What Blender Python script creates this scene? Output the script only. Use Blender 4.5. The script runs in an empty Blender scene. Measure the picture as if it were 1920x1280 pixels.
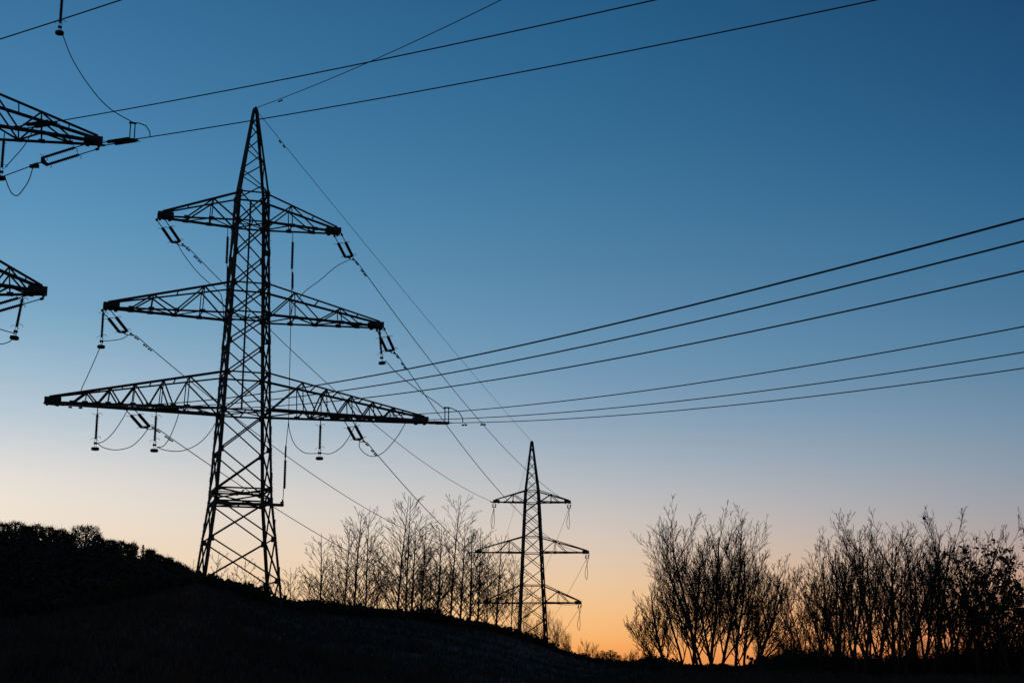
import bpy, math, random
from mathutils import Vector, Matrix
import numpy as np
R = math.radians
scene = bpy.context.scene
col = scene.collection

# ------------------------------------------------------------------ camera
F = 2794.0                      # focal length in photograph pixels
PITCH = R(12.55)
CZ = 1.7
cam_d = bpy.data.cameras.new('camera'); cam = bpy.data.objects.new('camera', cam_d); col.objects.link(cam)
cam.location = (0, 0, CZ); cam.rotation_euler = (R(90) + PITCH, 0, 0)
cam_d.sensor_width = 36; cam_d.lens = 36 * F / 1920; cam_d.clip_start = .1; cam_d.clip_end = 30000
scene.camera = cam
scene.view_settings.view_transform = 'Standard'; scene.view_settings.look = 'None'
scene.view_settings.exposure = 0; scene.view_settings.gamma = 1

# ------------------------------------------------------------------ dusk sky
SUN_AZ, SUN_EL = R(8), R(0.3)
w = bpy.data.worlds.new('World'); scene.world = w; w.use_nodes = True
nt = w.node_tree; nt.nodes.clear()
def N(t, **k):
    n = nt.nodes.new(t)
    for a, b in k.items(): setattr(n, a, b)
    return n
def mth(op, a, b=None, c=None, clamp=False):
    n = N('ShaderNodeMath', operation=op, use_clamp=clamp)
    for i, v in enumerate((a, b, c)):
        if v is None: continue
        if isinstance(v, (int, float)): n.inputs[i].default_value = v
        else: nt.links.new(v, n.inputs[i])
    return n.outputs[0]
tc = N('ShaderNodeTexCoord'); sp = N('ShaderNodeSeparateXYZ'); nt.links.new(tc.outputs['Generated'], sp.inputs[0])
elev = mth('MULTIPLY', mth('ARCSINE', sp.outputs[2]), 57.2958)
azim = mth('MULTIPLY', mth('ARCTAN2', sp.outputs[0], sp.outputs[1]), 57.2958)      # 0 = ahead, + = right
def lin(c): return tuple(((x/255)/12.92 if x/255 <= .04045 else ((x/255+.055)/1.055)**2.4) for x in c) + (1,)
def sky_ramp(stops):                  # colour of one part of the dusk sky by elevation in degrees
    r = N('ShaderNodeValToRGB'); r.color_ramp.interpolation = 'B_SPLINE'; er = r.color_ramp.elements
    stops = stops + [(33, (16,56,96)), (45, (14,46,82)), (90, (12,38,66))]
    for k, (e, c) in enumerate(stops):
        if k > 1: er.new((e+2)/92)
    for k, (e, c) in enumerate(stops): er[k].position = (e+2)/92; er[k].color = lin(c)
    nt.links.new(mth('MULTIPLY_ADD', elev, 1/92, 2/92), r.inputs[0]); return r.outputs[0]
S_L = sky_ramp([(-2,(230,150,85)), (2.5,(246,208,158)), (5.0,(241,225,206)), (6.4,(236,226,214)), (7.6,(220,218,216)), (9.0,(190,204,214)), (11.3,(148,182,204)), (13.3,(118,165,196)), (17.2,(82,143,185)), (21,(64,124,168)), (26,(48,106,150))])
S_C = sky_ramp([(-2,(205,105,50)), (.4,(240,150,70)), (1.5,(246,184,110)), (3.3,(231,199,160)), (5.2,(209,198,189)), (7.3,(173,184,193)), (9.4,(134,163,186)), (11.4,(106,149,181)), (15,(76,130,167)), (20,(47,108,149)), (26,(26,88,132))])
S_R = sky_ramp([(-2,(165,75,45)), (1.2,(214,122,74)), (3.2,(194,155,130)), (5.2,(158,157,163)), (7.3,(132,151,168)), (9.4,(103,138,166)), (11.4,(81,127,160)), (13.4,(63,116,153)), (17.3,(37,97,140)), (21,(26,81,124)), (26,(15,64,104))])
def mr(a, b):
    n = N('ShaderNodeMapRange'); n.inputs[1].default_value = a; n.inputs[2].default_value = b; nt.links.new(azim, n.inputs[0]); return n.outputs[0]
def mixc(f, a, b):
    n = N('ShaderNodeMix', data_type='RGBA'); nt.links.new(f, n.inputs[0]); nt.links.new(a, n.inputs[6]); nt.links.new(b, n.inputs[7]); return n.outputs[2]
SKYC = mixc(mr(3, 20), mixc(mr(-19, 3), S_L, S_C), S_R)
# darker away from the set sun
fall = N('ShaderNodeMapRange', interpolation_type='SMOOTHSTEP')
fall.inputs[1].default_value = 24; fall.inputs[2].default_value = 75; fall.inputs[3].default_value = 1; fall.inputs[4].default_value = .3
nt.links.new(mth('ABSOLUTE', azim), fall.inputs[0])
sky = N('ShaderNodeTexSky', sky_type='NISHITA'); sky.sun_disc = False; sky.sun_elevation = SUN_EL; sky.sun_rotation = SUN_AZ
mx = N('ShaderNodeMix', data_type='RGBA'); mx.inputs[0].default_value = .004
hs = N('ShaderNodeHueSaturation'); hs.inputs['Saturation'].default_value = .99; nt.links.new(SKYC, hs.inputs['Color']); nt.links.new(hs.outputs[0], mx.inputs[6]); nt.links.new(sky.outputs[0], mx.inputs[7])
bg = N('ShaderNodeBackground'); out = N('ShaderNodeOutputWorld')
nt.links.new(mx.outputs[2], bg.inputs[0]); nt.links.new(fall.outputs[0], bg.inputs[1]); nt.links.new(bg.outputs[0], out.inputs[0])

sl = bpy.data.lights.new('sun', 'SUN'); sun = bpy.data.objects.new('sun', sl); col.objects.link(sun)
sl.energy = .15; sl.angle = R(.5); sl.color = (1, .55, .28)
sd = Vector((math.sin(SUN_AZ)*math.cos(SUN_EL), math.cos(SUN_AZ)*math.cos(SUN_EL), math.sin(SUN_EL)))
sun.rotation_euler = sd.to_track_quat('Z', 'Y').to_euler()

# ------------------------------------------------------------------ picture <-> world
FW = Vector((0, math.cos(PITCH), math.sin(PITCH))); UP = Vector((0, -math.sin(PITCH), math.cos(PITCH)))
def ray(px, py): return FW + Vector((1, 0, 0)) * ((px-960)/F) + UP * ((640-py)/F)
def U(px, py, Y):                     # the point seen at (px, py) that lies Y metres ahead
    d = ray(px, py); return Vector((0, 0, CZ)) + d * (Y / d.y)
def proj(P):
    q = P - Vector((0, 0, CZ)); k = q.dot(FW)
    return 960 + F*q.x/k, 640 - F*q.dot(UP)/k
def ptan(px, py): d = ray(px, py); return d.z / math.hypot(d.x, d.y)
def paz(px, py=1150): d = ray(px, py); return math.atan2(d.x, d.y)

# ------------------------------------------------------------------ materials
def mat(name, base, rough=.7, var=.35, scale=3.0, metal=0.0, bump=.0):
    m = bpy.data.materials.new(name); m.use_nodes = True; t = m.node_tree; b = t.nodes['Principled BSDF']
    n = t.nodes.new('ShaderNodeTexNoise'); n.inputs['Scale'].default_value = scale; n.inputs['Detail'].default_value = 6
    o = t.nodes.new('ShaderNodeTexCoord'); t.links.new(o.outputs['Object'], n.inputs['Vector'])
    r = t.nodes.new('ShaderNodeValToRGB'); r.color_ramp.elements[0].position = .35; r.color_ramp.elements[1].position = .68
    r.color_ramp.elements[0].color = tuple(c*(1-var) for c in base)+(1,); r.color_ramp.elements[1].color = tuple(min(1, c*(1+var)) for c in base)+(1,)
    t.links.new(n.outputs[0], r.inputs[0]); t.links.new(r.outputs[0], b.inputs['Base Color'])
    b.inputs['Roughness'].default_value = rough; b.inputs['Metallic'].default_value = metal
    if bump:
        bp = t.nodes.new('ShaderNodeBump'); bp.inputs['Strength'].default_value = bump; bp.inputs['Distance'].default_value = .2
        t.links.new(n.outputs[0], bp.inputs['Height']); t.links.new(bp.outputs[0], b.inputs['Normal'])
    return m
M_STEEL = mat('weathered_steel', (.075, .08, .078), .75, .35, 1.5)
M_WIRE = mat('conductor_metal', (.06, .06, .062), .7, .2, 4)
M_INS = mat('brown_insulator', (.055, .032, .022), .5, .2, 5)
M_BARK = mat('bark', (.055, .042, .032), .9, .35, 2)
M_LEAF = mat('dry_leaves', (.05, .045, .022), .85, .4, .8)
M_FIR = mat('fir_needles', (.03, .045, .025), .9, .4, .6)
M_GRASS = mat('dark_grass', (.10, .078, .058), 1.0, .5, 1.2, bump=.9)
M_UNDER = mat('undergrowth', (.045, .04, .025), .95, .4, .6)
M_WOOD = mat('forest_floor', (.04, .042, .036), .95, .5, .05, bump=.4)

# ------------------------------------------------------------------ mesh building
class MB:
    def __init__(s): s.v = []; s.f = []
    def prism(s, p0, p1, poly, ax, ay):
        n = len(poly); b = len(s.v)
        for p in (p0, p1):
            for (x, y) in poly: s.v.append(tuple(p + ax*x + ay*y))
        for i in range(n):
            j = (i+1) % n; s.f.append((b+i, b+j, b+n+j, b+n+i))
        s.f.append(tuple(range(b+n-1, b-1, -1))); s.f.append(tuple(range(b+n, b+2*n)))
    def angle(s, p0, p1, w, out=(0, -1, 0)):          # rolled steel angle between two points
        p0, p1 = Vector(p0), Vector(p1); d = (p1-p0)
        if d.length < 1e-5: return
        d.normalize(); o = Vector(out); ay = o - d*o.dot(d)
        if ay.length < 1e-3: ay = d.orthogonal()
        ay.normalize(); ax = d.cross(ay); t = w*.2; h = w/2
        s.prism(p0, p1, [(-h, h), (-h, h-t), (h-t, h-t), (h-t, -h), (h, -h), (h, h)], ax, ay)
    def box(s, c, sx, sy, sz, ax=(1,0,0), ay=(0,1,0)):
        c, ax, ay = Vector(c), Vector(ax).normalized(), Vector(ay).normalized(); az = ax.cross(ay)
        s.prism(c-az*sz/2, c+az*sz/2, [(-sx/2,-sy/2),(sx/2,-sy/2),(sx/2,sy/2),(-sx/2,sy/2)], ax, ay)
    def tube(s, pts, rad, sides=6, cap=True):
        n = len(pts)
        if not isinstance(rad, (list, tuple)): rad = [rad]*n
        b = len(s.v); pts = [Vector(p) for p in pts]
        d = (pts[1]-pts[0]).normalized(); u = d.orthogonal().normalized()
        for i in range(n):
            d = (pts[min(i+1, n-1)] - pts[max(i-1, 0)])
            if d.length < 1e-9: d = Vector((0,0,1))
            d.normalize(); u = (u - d*u.dot(d))
            if u.length < 1e-6: u = d.orthogonal()
            u.normalize(); v = d.cross(u)
            for k in range(sides):
                a = 2*math.pi*k/sides; s.v.append(tuple(pts[i] + (u*math.cos(a)+v*math.sin(a))*rad[i]))
        for i in range(n-1):
            for k in range(sides):
                k2 = (k+1) % sides
                s.f.append((b+i*sides+k, b+i*sides+k2, b+(i+1)*sides+k2, b+(i+1)*sides+k))
        if cap:
            s.f.append(tuple(range(b+sides-1, b-1, -1))); s.f.append(tuple(range(b+(n-1)*sides, b+n*sides)))
    def quad(s, c, n, size, rnd, asp=1.0):
        n = n.normalized(); u = n.orthogonal().normalized(); v = n.cross(u); a = rnd.uniform(0, 6.28)
        u, v = u*math.cos(a)+v*math.sin(a), v*math.cos(a)-u*math.sin(a); b = len(s.v)
        for (i, j) in ((-1, -.4), (0, -1), (1, .3), (0, 1)): s.v.append(tuple(c + u*i*size + v*j*size*asp))
        s.f.append((b, b+1, b+2, b+3))
    def mesh(s, name, m):
        me = bpy.data.meshes.new(name); me.from_pydata(s.v, [], s.f); me.materials.append(m); me.update(); return me
    def build(s, name, m, parent=None):
        o = bpy.data.objects.new(name, s.mesh(name, m)); col.objects.link(o); o.parent = parent; return o
def tag(o, label=None, cat=None, group=None, kind=None):
    if label: o['label'] = label
    if cat: o['category'] = cat
    if group: o['group'] = group
    if kind: o['kind'] = kind
    return o
def empty(name, loc=(0,0,0), rz=0.0):
    o = bpy.data.objects.new(name, None); col.objects.link(o); o.location = loc; o.rotation_euler = (0, 0, rz); o.empty_display_size = .5; return o
def interp(x, pts):
    if x <= pts[0][0]: return pts[0][1]
    for (a, b), (c, d) in zip(pts, pts[1:]):
        if x <= c:
            t = (x-a)/(c-a); return b + (d-b)*t
    return pts[-1][1]

# ------------------------------------------------------------------ ground and wooded hill (polar height fields)
SKYL = [(-900,1215), (-400,1185), (0,1160), (200,1130), (330,1096), (365,1086), (400,1095), (440,1106), (480,1121), (520,1131), (560,1141),
        (640,1148), (720,1154), (800,1162), (860,1170), (920,1180), (960,1190), (1000,1205), (1050,1223), (1100,1236), (1150,1245),
        (1250,1252), (1300,1257), (1400,1259), (1500,1262), (1920,1265), (2500,1263)]
DIST = [(-900,50), (-400,60), (0,72), (300,86), (450,94), (520,99), (640,120), (800,150), (950,205), (1020,224), (1110,235), (1190,150), (1250,103), (1400,98), (1920,93), (2500,90)]
AZ_SK = [(paz(px, py), ptan(px, py)) for px, py in SKYL]; AZ_D = [(paz(px), d) for px, d in DIST]
def ground_z(x, y):
    r = math.hypot(x, y); az = math.atan2(x, y)
    te = interp(az, AZ_SK); D = interp(az, AZ_D)
    k = max(0.0, min(1.0, (abs(az)-R(32))/R(40))); te = te*(1-k) + .004*k; D = D*(1-k)+90*k
    zr = CZ + D*te
    if r < D: return zr*(r/D)**1.5 if r > 0 else 0
    return max(zr - .035*(r-D), min(zr, -1.5))
HSK = [(-1200,960), (-600,968), (-200,990), (0,1008), (60,1010), (110,1016), (131,1025), (190,1030), (240,1041), (280,1050), (330,1073), (365,1092), (420,1112), (480,1140), (560,1190), (650,1240)]
AZ_H = [(paz(px, py), ptan(px, py)) for px, py in HSK]; HD = 360.0
def hill_z(x, y):
    r = math.hypot(x, y); az = math.atan2(x, y); zr = CZ + HD*interp(az, AZ_H)
    if r < HD:
        t = max(0, (r-150)/(HD-150)); return -3 + (zr+3)*(t**.85)*(1 if t > 0 else 0)
    return zr - .01*(r-HD) - .00006*(r-HD)**2
def polar(name, fz, rs, azs, m):
    b = MB(); na = len(azs)
    for r in rs:
        for a in azs:
            x, y = r*math.sin(a), r*math.cos(a); b.v.append((x, y, fz(x, y)))
    for i in range(len(rs)-1):
        for j in range(na-1):
            q = i*na+j; b.f.append((q, q+1, q+na+1, q+na))
    o = b.build(name, m)
    for p in o.data.polygons: p.use_smooth = True
    return o
rs = [0.01] + [1.5*1.045**i for i in range(190)]
azs = [R(-180)+R(2)*i for i in range(75)] + [R(-30)+R(.33)*i for i in range(182)] + [R(30.06+2)+R(2)*i for i in range(74)] + [R(180)]
azs = sorted(a for a in azs)
rj = random.Random(5)
def gz2(x, y):
    r = math.hypot(x, y)
    return ground_z(x, y) + .10*math.sin(x*.6+y*.23)*math.sin(y*.5-x*.1) * min(1, r/20)
tag(polar('ground', gz2, [r for r in rs if r < 6500], azs, M_GRASS), 'dark grassy field rising to the ridge below the pylons', kind='structure')
tag(polar('hill', hill_z, [150+7*i for i in range(31)] + [370+20*i for i in range(28)], [paz(-1200)+(paz(640)-paz(-1200))*i/160 for i in range(161)], M_WOOD), 'dark wooded hillside falling from the left', kind='structure')

# ------------------------------------------------------------------ pylons
def make_pylon(name, base, yaw, cfg, label, group):
    """cfg in local metres above base: prof [(z, half width)], nodes (body panel heights), apex z, arms [(zb, zt, L, peaks, valleys)]"""
    root = empty(name, base, yaw); tag(root, label, 'pylon', group)
    P = cfg['prof']; hw = lambda z: interp(z, P); ztop = cfg['ztop']; LW, BW = cfg['leg_w'], cfg['brace_w']; zbase = cfg.get('zbase', [-1]*4)
    corners = [(-1,-1), (1,-1), (1,1), (-1,1)]
    def C(c, z): h = hw(z); return Vector((c[0]*h, c[1]*h, z))
    for i, c in enumerate(corners):
        b = MB(); zz = [zbase[i]] + [p[0] for p in P if zbase[i] < p[0] < ztop] + [ztop]
        for a, d in zip(zz, zz[1:]): b.angle(C(c, a), C(c, d), LW, (c[0], c[1], 0))
        z = zbase[i] + 2.2
        while z < ztop - 1:                             # splice plates
            q = C(c, z); b.box(q + Vector((c[0]*LW*.45, c[1]*LW*.3, 0)), LW*.55, LW*.8, .5); z += 2.9
        st = b; z = 2.5 if i in (1, 3) else 1e9       # step bolts on two legs
        while z < ztop:
            if z < ztop: q = C(c, z)
            else: q = Vector((c[0]*max(.1, hw(ztop)*(cfg['apex']-z)/(cfg['apex']-ztop)), c[1]*max(.1, hw(ztop)*(cfg['apex']-z)/(cfg['apex']-ztop)), z))
            st.tube([q, q + Vector((c[0]*.2, 0, .02))], .013, 4); z += .45
        b.build('leg', M_STEEL, root)
    for i in range(4):                                  # face bracing, X in each panel
        c1, c2 = corners[i], corners[(i+1) % 4]; out = ((c1[0]+c2[0])/2, (c1[1]+c2[1])/2, 0); b = MB(); nd = cfg['nodes']
        sh = Vector(out)*LW*.35
        for a, d in zip(nd, nd[1:]):
            A1, A2, D1, D2 = C(c1, a)+sh, C(c2, a)+sh, C(c1, d)+sh, C(c2, d)+sh
            b.angle(A1, D2, BW, out); b.angle(A2 - sh*.5, D1 - sh*.5, BW, out)
            for q in (D1, D2):
                b.box(q + (((A1+A2)/2-q)*.03), .34, .02 if out[0] == 0 else .34, .34, (1,0,0), (0,1,0)) if out[0] == 0 else b.box(q, .02, .34, .34)
        for z in cfg['rings']: b.angle(C(c1, z)+sh*.4, C(c2, z)+sh*.4, BW*1.15, (0, 0, 1))
        b.build('face_bracing', M_STEEL, root)
    # peak
    b = MB(); ap = cfg['apex']; h0 = hw(ztop); n = cfg.get('peak_n', 6); zs = [ztop + (ap-ztop)*(1-(1-k/n)**1.25) for k in range(n+1)]
    pk = lambda c, z: Vector((c[0]*(.09+(h0-.09)*(ap-z)/(ap-ztop)), c[1]*(.09+(h0-.09)*(ap-z)/(ap-ztop)), z))
    for c in corners: b.angle(pk(c, ztop), pk(c, ap), LW*.85, (c[0], c[1], 0))
    b.box((0, 0, ap), .3, .3, .22); b.box((0, 0, ap+.12), .12, .5, .1)
    pe = b.build('peak', M_STEEL, root); b = MB()
    for i in range(4):
        c1, c2 = corners[i], corners[(i+1) % 4]
        for k in range(n-1):
            a, d = zs[k], zs[k+1]; q1, q2 = (c1, c2) if (k+i) % 2 else (c2, c1)
            b.angle(pk(q1, a), pk(q2, d), BW*.8, ((c1[0]+c2[0])/2, (c1[1]+c2[1])/2, 0))
            if cfg.get('peak_x', False): b.angle(pk(q2, a), pk(q1, d), BW*.6, ((c1[0]+c2[0])/2, (c1[1]+c2[1])/2, 0))
    b.build('peak_bracing', M_STEEL, pe)
    # crossarms
    for (zb, zt, L, peaks, valleys) in cfg['arms']:
        for s in (-1, 1):
            hb, ht = hw(zb), hw(min(zt, ztop)); te = .2; tz = .3
            Bp = lambda f, v: Vector((s*(hb+(L-hb)*(1-f)), v*(te+(hb-te)*f), zb))          # f=0 at tip, 1 at body
            Tp = lambda f, v: Vector((s*(ht+(L-.1-ht)*(1-f)), v*(te+(ht-te)*f), zb+tz+(zt-zb-tz)*f))
            b = MB()
            for v in (-1, 1):
                b.angle(Bp(0, v), Bp(1, v), cfg['chord_w']*(1.35 if L > 10 else 1), (0, v, -1)); b.angle(Tp(0, v), Tp(1, v), cfg['chord_w']*.9, (0, v, 1))
            arm = b.build('crossarm', M_STEEL, root); b = MB()
            for v in (-1, 1):
                for p in peaks:
                    b.angle(Bp(p, v), Tp(p, v), BW*.75, (0, v, 0))
                seq = sorted([(p, 1) for p in peaks] + [(q, 0) for q in valleys] + [(.07, 0), (.995, 0)])
                for (p, k), (q, l) in zip(seq, seq[1:]):
                    if k != l: b.angle((Tp if k else Bp)(p, v), (Tp if l else Bp)(q, v), BW, (0, v, 0))
            fs = sorted(list(valleys)+list(peaks)+[.995])
            for k, f in enumerate(fs):
                b.angle(Bp(f, -1), Bp(f, 1), BW*.8, (0, 0, -1)); b.angle(Tp(f, -1), Tp(f, 1), BW*.7, (0, 0, 1))
                if k: sg = 1 if k % 2 else -1; b.angle(Bp(fs[k-1], sg), Bp(f, -sg), BW*.8, (0, 0, -1))
                b.box(Bp(f, -1), .36, .03, .24); b.box(Bp(f, 1), .36, .03, .24)
            b.build('arm_bracing', M_STEEL, arm); b = MB()
            for v in (-1, 1):
                b.box(Vector((s*(L-.32), v*(te+.02), zb+.1)), 1.0, .03, .42)
            b.box(Vector((s*(L-.02), 0, zb+.12)), .16, .5, .34); b.box(Vector((s*(L-.6), 0, zb-.1)), .2, .46, .2)
            b.tube([Vector((s*L, -.3, zb-.1)), Vector((s*L, .3, zb-.1))], .09, 8)
            b.build('tip_plate', M_STEEL, arm)
    # ladder rail with pins in the middle of the rear face
    if cfg.get('rail'):
        z0, z1 = cfg['rail']; b = MB(); b.angle((0.05, hw(z0)*.95, z0), (0.05, hw(z1)*.95, z1), .12, (0, -1, 0)); z = z0+.4
        while z < z1:
            y = hw(z)*.95; b.tube([(-.15, y, z), (.27, y, z+.03)], .012, 4); z += .6
        b.build('climbing_rail', M_STEEL, root)
    for z in cfg.get('diaphragms', []):
        h = hw(z); b = MB()
        b.angle((-h,-h,z), (h,h,z), BW*.8, (0,0,1)); b.angle((h,-h,z-.04), (-h,h,z-.04), BW*.8, (0,0,1))
        b.angle((-h,0,z), (h,0,z), BW*.7, (0,0,1)); b.angle((0,-h,z-.05), (0,h,z-.05), BW*.7, (0,0,1))
        b.build('diaphragm', M_STEEL, root)
    return root

# --- pylon 1 : the large one; heights read off the photograph on its axis
X1, Y1, YAW1 = -17.0, 93.0, R(18)
A1 = Vector((math.cos(YAW1), math.sin(YAW1), 0)); V1 = Vector((-math.sin(YAW1), math.cos(YAW1), 0)); O1 = Vector((X1, Y1, 0))
def z1(py, px=None): return U(470, py, Y1).z
def on_plane(px, py, v, O, A, V):     # pixel ray meets the vertical plane through the arm line, v metres behind it
    d = ray(px, py); c = Vector((0, 0, CZ)); t = (O + V*v - c).dot(V) / d.dot(V); return c + d*t
def s_of(px, py, O, A, V, v=0): return (on_plane(px, py, v, O, A, V) - O).dot(A)
B1 = ground_z(X1, Y1)
def hwp(wpx, py): return wpx / (F / (Y1 / ray(470, py).y)) / 2 * 1.0
prof1 = [(-3, 2.6), (z1(1100)-B1, hwp(138, 1100)), (z1(936)-B1, hwp(100, 936)), (z1(775)-B1, hwp(84, 775)), (z1(600)-B1, hwp(70, 600)), (z1(430)-B1, hwp(57, 430)), (z1(368)-B1, hwp(52, 368))]
def tipz(L, R_): return ((on_plane(*L, 0, O1, A1, V1).z + on_plane(*R_, 0, O1, A1, V1).z)/2 - B1, (abs(s_of(*L, O1, A1, V1)) + s_of(*R_, O1, A1, V1))/2)
za, La = tipz((299, 406), (632, 436)); zb_, Lb = tipz((198, 577), (713, 612)); zc, Lc = tipz((92, 750), (800, 794))
arms1 = [(za, z1(370)-B1, La, [.66], [.34]), (zb_, z1(538)-B1, Lb, [.36, .77], [.2, .56]), (zc, z1(705)-B1, Lc, [.21, .34, .48, .64, .79], [.14, .28, .41, .57, .71])]
n1 = [-1.2, z1(1090)-B1, z1(1012)-B1, z1(940)-B1, z1(920)-B1, z1(847)-B1, z1(775)-B1, z1(705)-B1, z1(645)-B1, z1(592)-B1, z1(538)-B1, z1(480)-B1, z1(422)-B1, z1(368)-B1]
pyl1 = make_pylon('pylon', (X1, Y1, B1), YAW1, dict(prof=prof1, ztop=z1(368)-B1, apex=z1(207)-B1, nodes=n1, leg_w=.165, brace_w=.088, chord_w=.13,
    rings=[z1(p)-B1 for p in (920, 944, 775, 705, 592, 538, 422, 368)], arms=arms1, rail=(z1(760)-B1, z1(368)-B1), diaphragms=[z1(922)-B1, z1(944)-B1, zc, zb_, za], peak_n=7),
    'large black lattice pylon whose lowest of three crossarms is the widest', None)
# outrigger beam that anchors the dropper
b = MB(); zz = on_plane(500, 946, -1.6, O1, A1, V1).z - B1; b.box((.4, -1.75, zz), 4.1, .14, .18); b.box((2.36, -1.75, zz+.1), .18, .2, .22); b.build('outrigger_beam', M_STEEL, pyl1)

# --- pylon 2 : the distant one, barrel shape
Y2, YAW2 = 225.0, R(3.5)
X2 = U(998, 1100, Y2).x; O2 = Vector((X2, Y2, 0)); A2 = Vector((math.cos(YAW2), math.sin(YAW2), 0)); V2 = Vector((-math.sin(YAW2), math.cos(YAW2), 0))
z2 = lambda py: U(998, py, Y2).z
B2 = min(ground_z(X2, Y2), z2(1212))
def tip2(L, R_): return ((on_plane(*L, 0, O2, A2, V2).z + on_plane(*R_, 0, O2, A2, V2).z)/2 - B2, (abs(s_of(*L, O2, A2, V2)) + s_of(*R_, O2, A2, V2))/2)
t1, t2, t3 = tip2((928, 939), (1069, 943)), tip2((892, 1033), (1101, 1037)), tip2((904, 1127), (1084, 1132))
W2 = lambda px, py: px/(F/(Y2/ray(998, py).y))/2
BAR_A = lambda tt, zt: (tt[0], zt, tt[1], [.62], [.3])
prof2 = [(-4, W2(62, 1210)), (z2(1195)-B2, W2(50, 1195)), (z2(1035)-B2, W2(35, 1035)), (z2(920)-B2, W2(24, 920))]
n2 = [-1.5] + [z2(p)-B2 for p in (1195, 1162, 1130, 1097, 1066, 1037, 1007, 984, 960, 940, 920)]
cfg2 = dict(prof=prof2, ztop=z2(920)-B2, apex=z2(828)-B2, nodes=n2, leg_w=.25, brace_w=.1, chord_w=.15, rings=[z2(p)-B2 for p in (1130, 1097, 1037, 1006, 943, 920)],
    arms=[(t1[0], z2(920)-B2, t1[1], [.6], [.35]), (t2[0], z2(1006)-B2, t2[1], [.7], [.45]), (t3[0], z2(1096)-B2, t3[1], [.6], [.3])], diaphragms=[], peak_n=6, peak_x=True)
pyl2 = make_pylon('pylon', (X2, Y2, B2), YAW2, cfg2, 'small distant lattice pylon among the bare trees right of centre', None)

# --- pylon 0 : close on the left, only its right arm tips reach into the picture
Y0, YAW0 = 75.0, R(18); A0 = Vector((math.cos(YAW0), math.sin(YAW0), 0)); V0 = Vector((-math.sin(YAW0), math.cos(YAW0), 0))
S0 = t2[1]                               # half length of the middle arm
tipY = Y0 + S0*math.sin(YAW0); tip = U(186, 268, tipY); X0 = tip.x - S0*math.cos(YAW0); O0 = Vector((X0, Y0, 0))
B0 = ground_z(X0, Y0); zm0 = tip.z - B0
tlow = on_plane(82, 549, 0, O0, A0, V0); zl0 = tlow.z - B0; sl0 = (tlow - O0).dot(A0)
sp0 = zm0 - zl0; zt0 = zm0 + sp0
prof0 = [(-2, 3.1), (0, 2.9), (zl0, 1.75), (zm0, 1.35), (zt0+1.7, .95)]
nn = [-1.0]; z = 0
n0 = [-1.0, 3.2, 6.6, 9.8, 12.6] + [zl0 + (k)*(sp0/3) for k in range(-1, 7)] + [zt0+1.7]
n0 = sorted(set(round(q, 2) for q in n0)); n0 = [q for i, q in enumerate(n0) if i == 0 or q - n0[i-1] > .9]
cfg0 = dict(prof=prof0, ztop=zt0+1.7, apex=zt0+9.4, nodes=n0, leg_w=.2, brace_w=.1, chord_w=.16, rings=[zl0, zl0+2.2, zm0, zm0+2.3, zt0, zt0+1.7],
    arms=[(zt0, zt0+1.7, 5.9, [.6], [.35]), (zm0, zm0+2.3, S0, [.43, .78], [.22, .6]), (zl0, zl0+2.2, sl0, [.4, .75], [.2, .58])], diaphragms=[zm0, zl0], peak_n=6, peak_x=True)
pyl0 = make_pylon('pylon', (X0, Y0, B0), YAW0, cfg0, 'nearest lattice pylon, cut off by the left edge so only crossarm ends show', None)

# ------------------------------------------------------------------ insulators
def rod_mesh(L, r=.075, n=18):
    b = MB(); pts = []; rad = []
    for i in range(n):
        z = L*i/n; pts += [(0,0,-z-.001), (0,0,-z-L/n*.35), (0,0,-z-L/n*.55)]; rad += [r*.62, r, r*.62]
    pts.append((0,0,-L)); rad.append(r*.6); b.tube(pts, rad, 8); return b.mesh('insulator_rod', M_INS)
ROD18 = rod_mesh(1.8, .105); ROD15 = rod_mesh(1.55, .1)
def ring(b, c, r, t=.014, a0=0, a1=4.6, ax=Vector((1,0,0)), ay=Vector((0,0,1))):
    b.tube([Vector(c) + ax*r*math.cos(a0+(a1-a0)*k/8) + ay*r*math.sin(a0+(a1-a0)*k/8) for k in range(9)], t, 4)
def horn_mesh(sg):
    b = MB(); ring(b, (.17, 0, 0), .13, .016); b.tube([(-.32,0,.1*sg), (-.16,0,.02), (.05,0,0)], .014, 4)
    return b.mesh('arcing_horn', M_STEEL)
HORN_T, HORN_B = horn_mesh(1), horn_mesh(-1)
def link_obj(name, me, parent, loc=(0,0,0)):
    o = bpy.data.objects.new(name, me); col.objects.link(o); o.parent = parent; o.location = loc; return o
def orient(o, p, d, side):            # local -Z runs along d, local X along side
    d = Vector(d).normalized(); z = -d; x = (Vector(side) - z*Vector(side).dot(z)).normalized(); y = z.cross(x)
    m = Matrix((x, y, z)).transposed().to_4x4(); m.translation = p; o.matrix_world = m
LS = 3.3
def b_link(a, c): b = MB(); b.tube([a, c], .028, 5); return b
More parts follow.
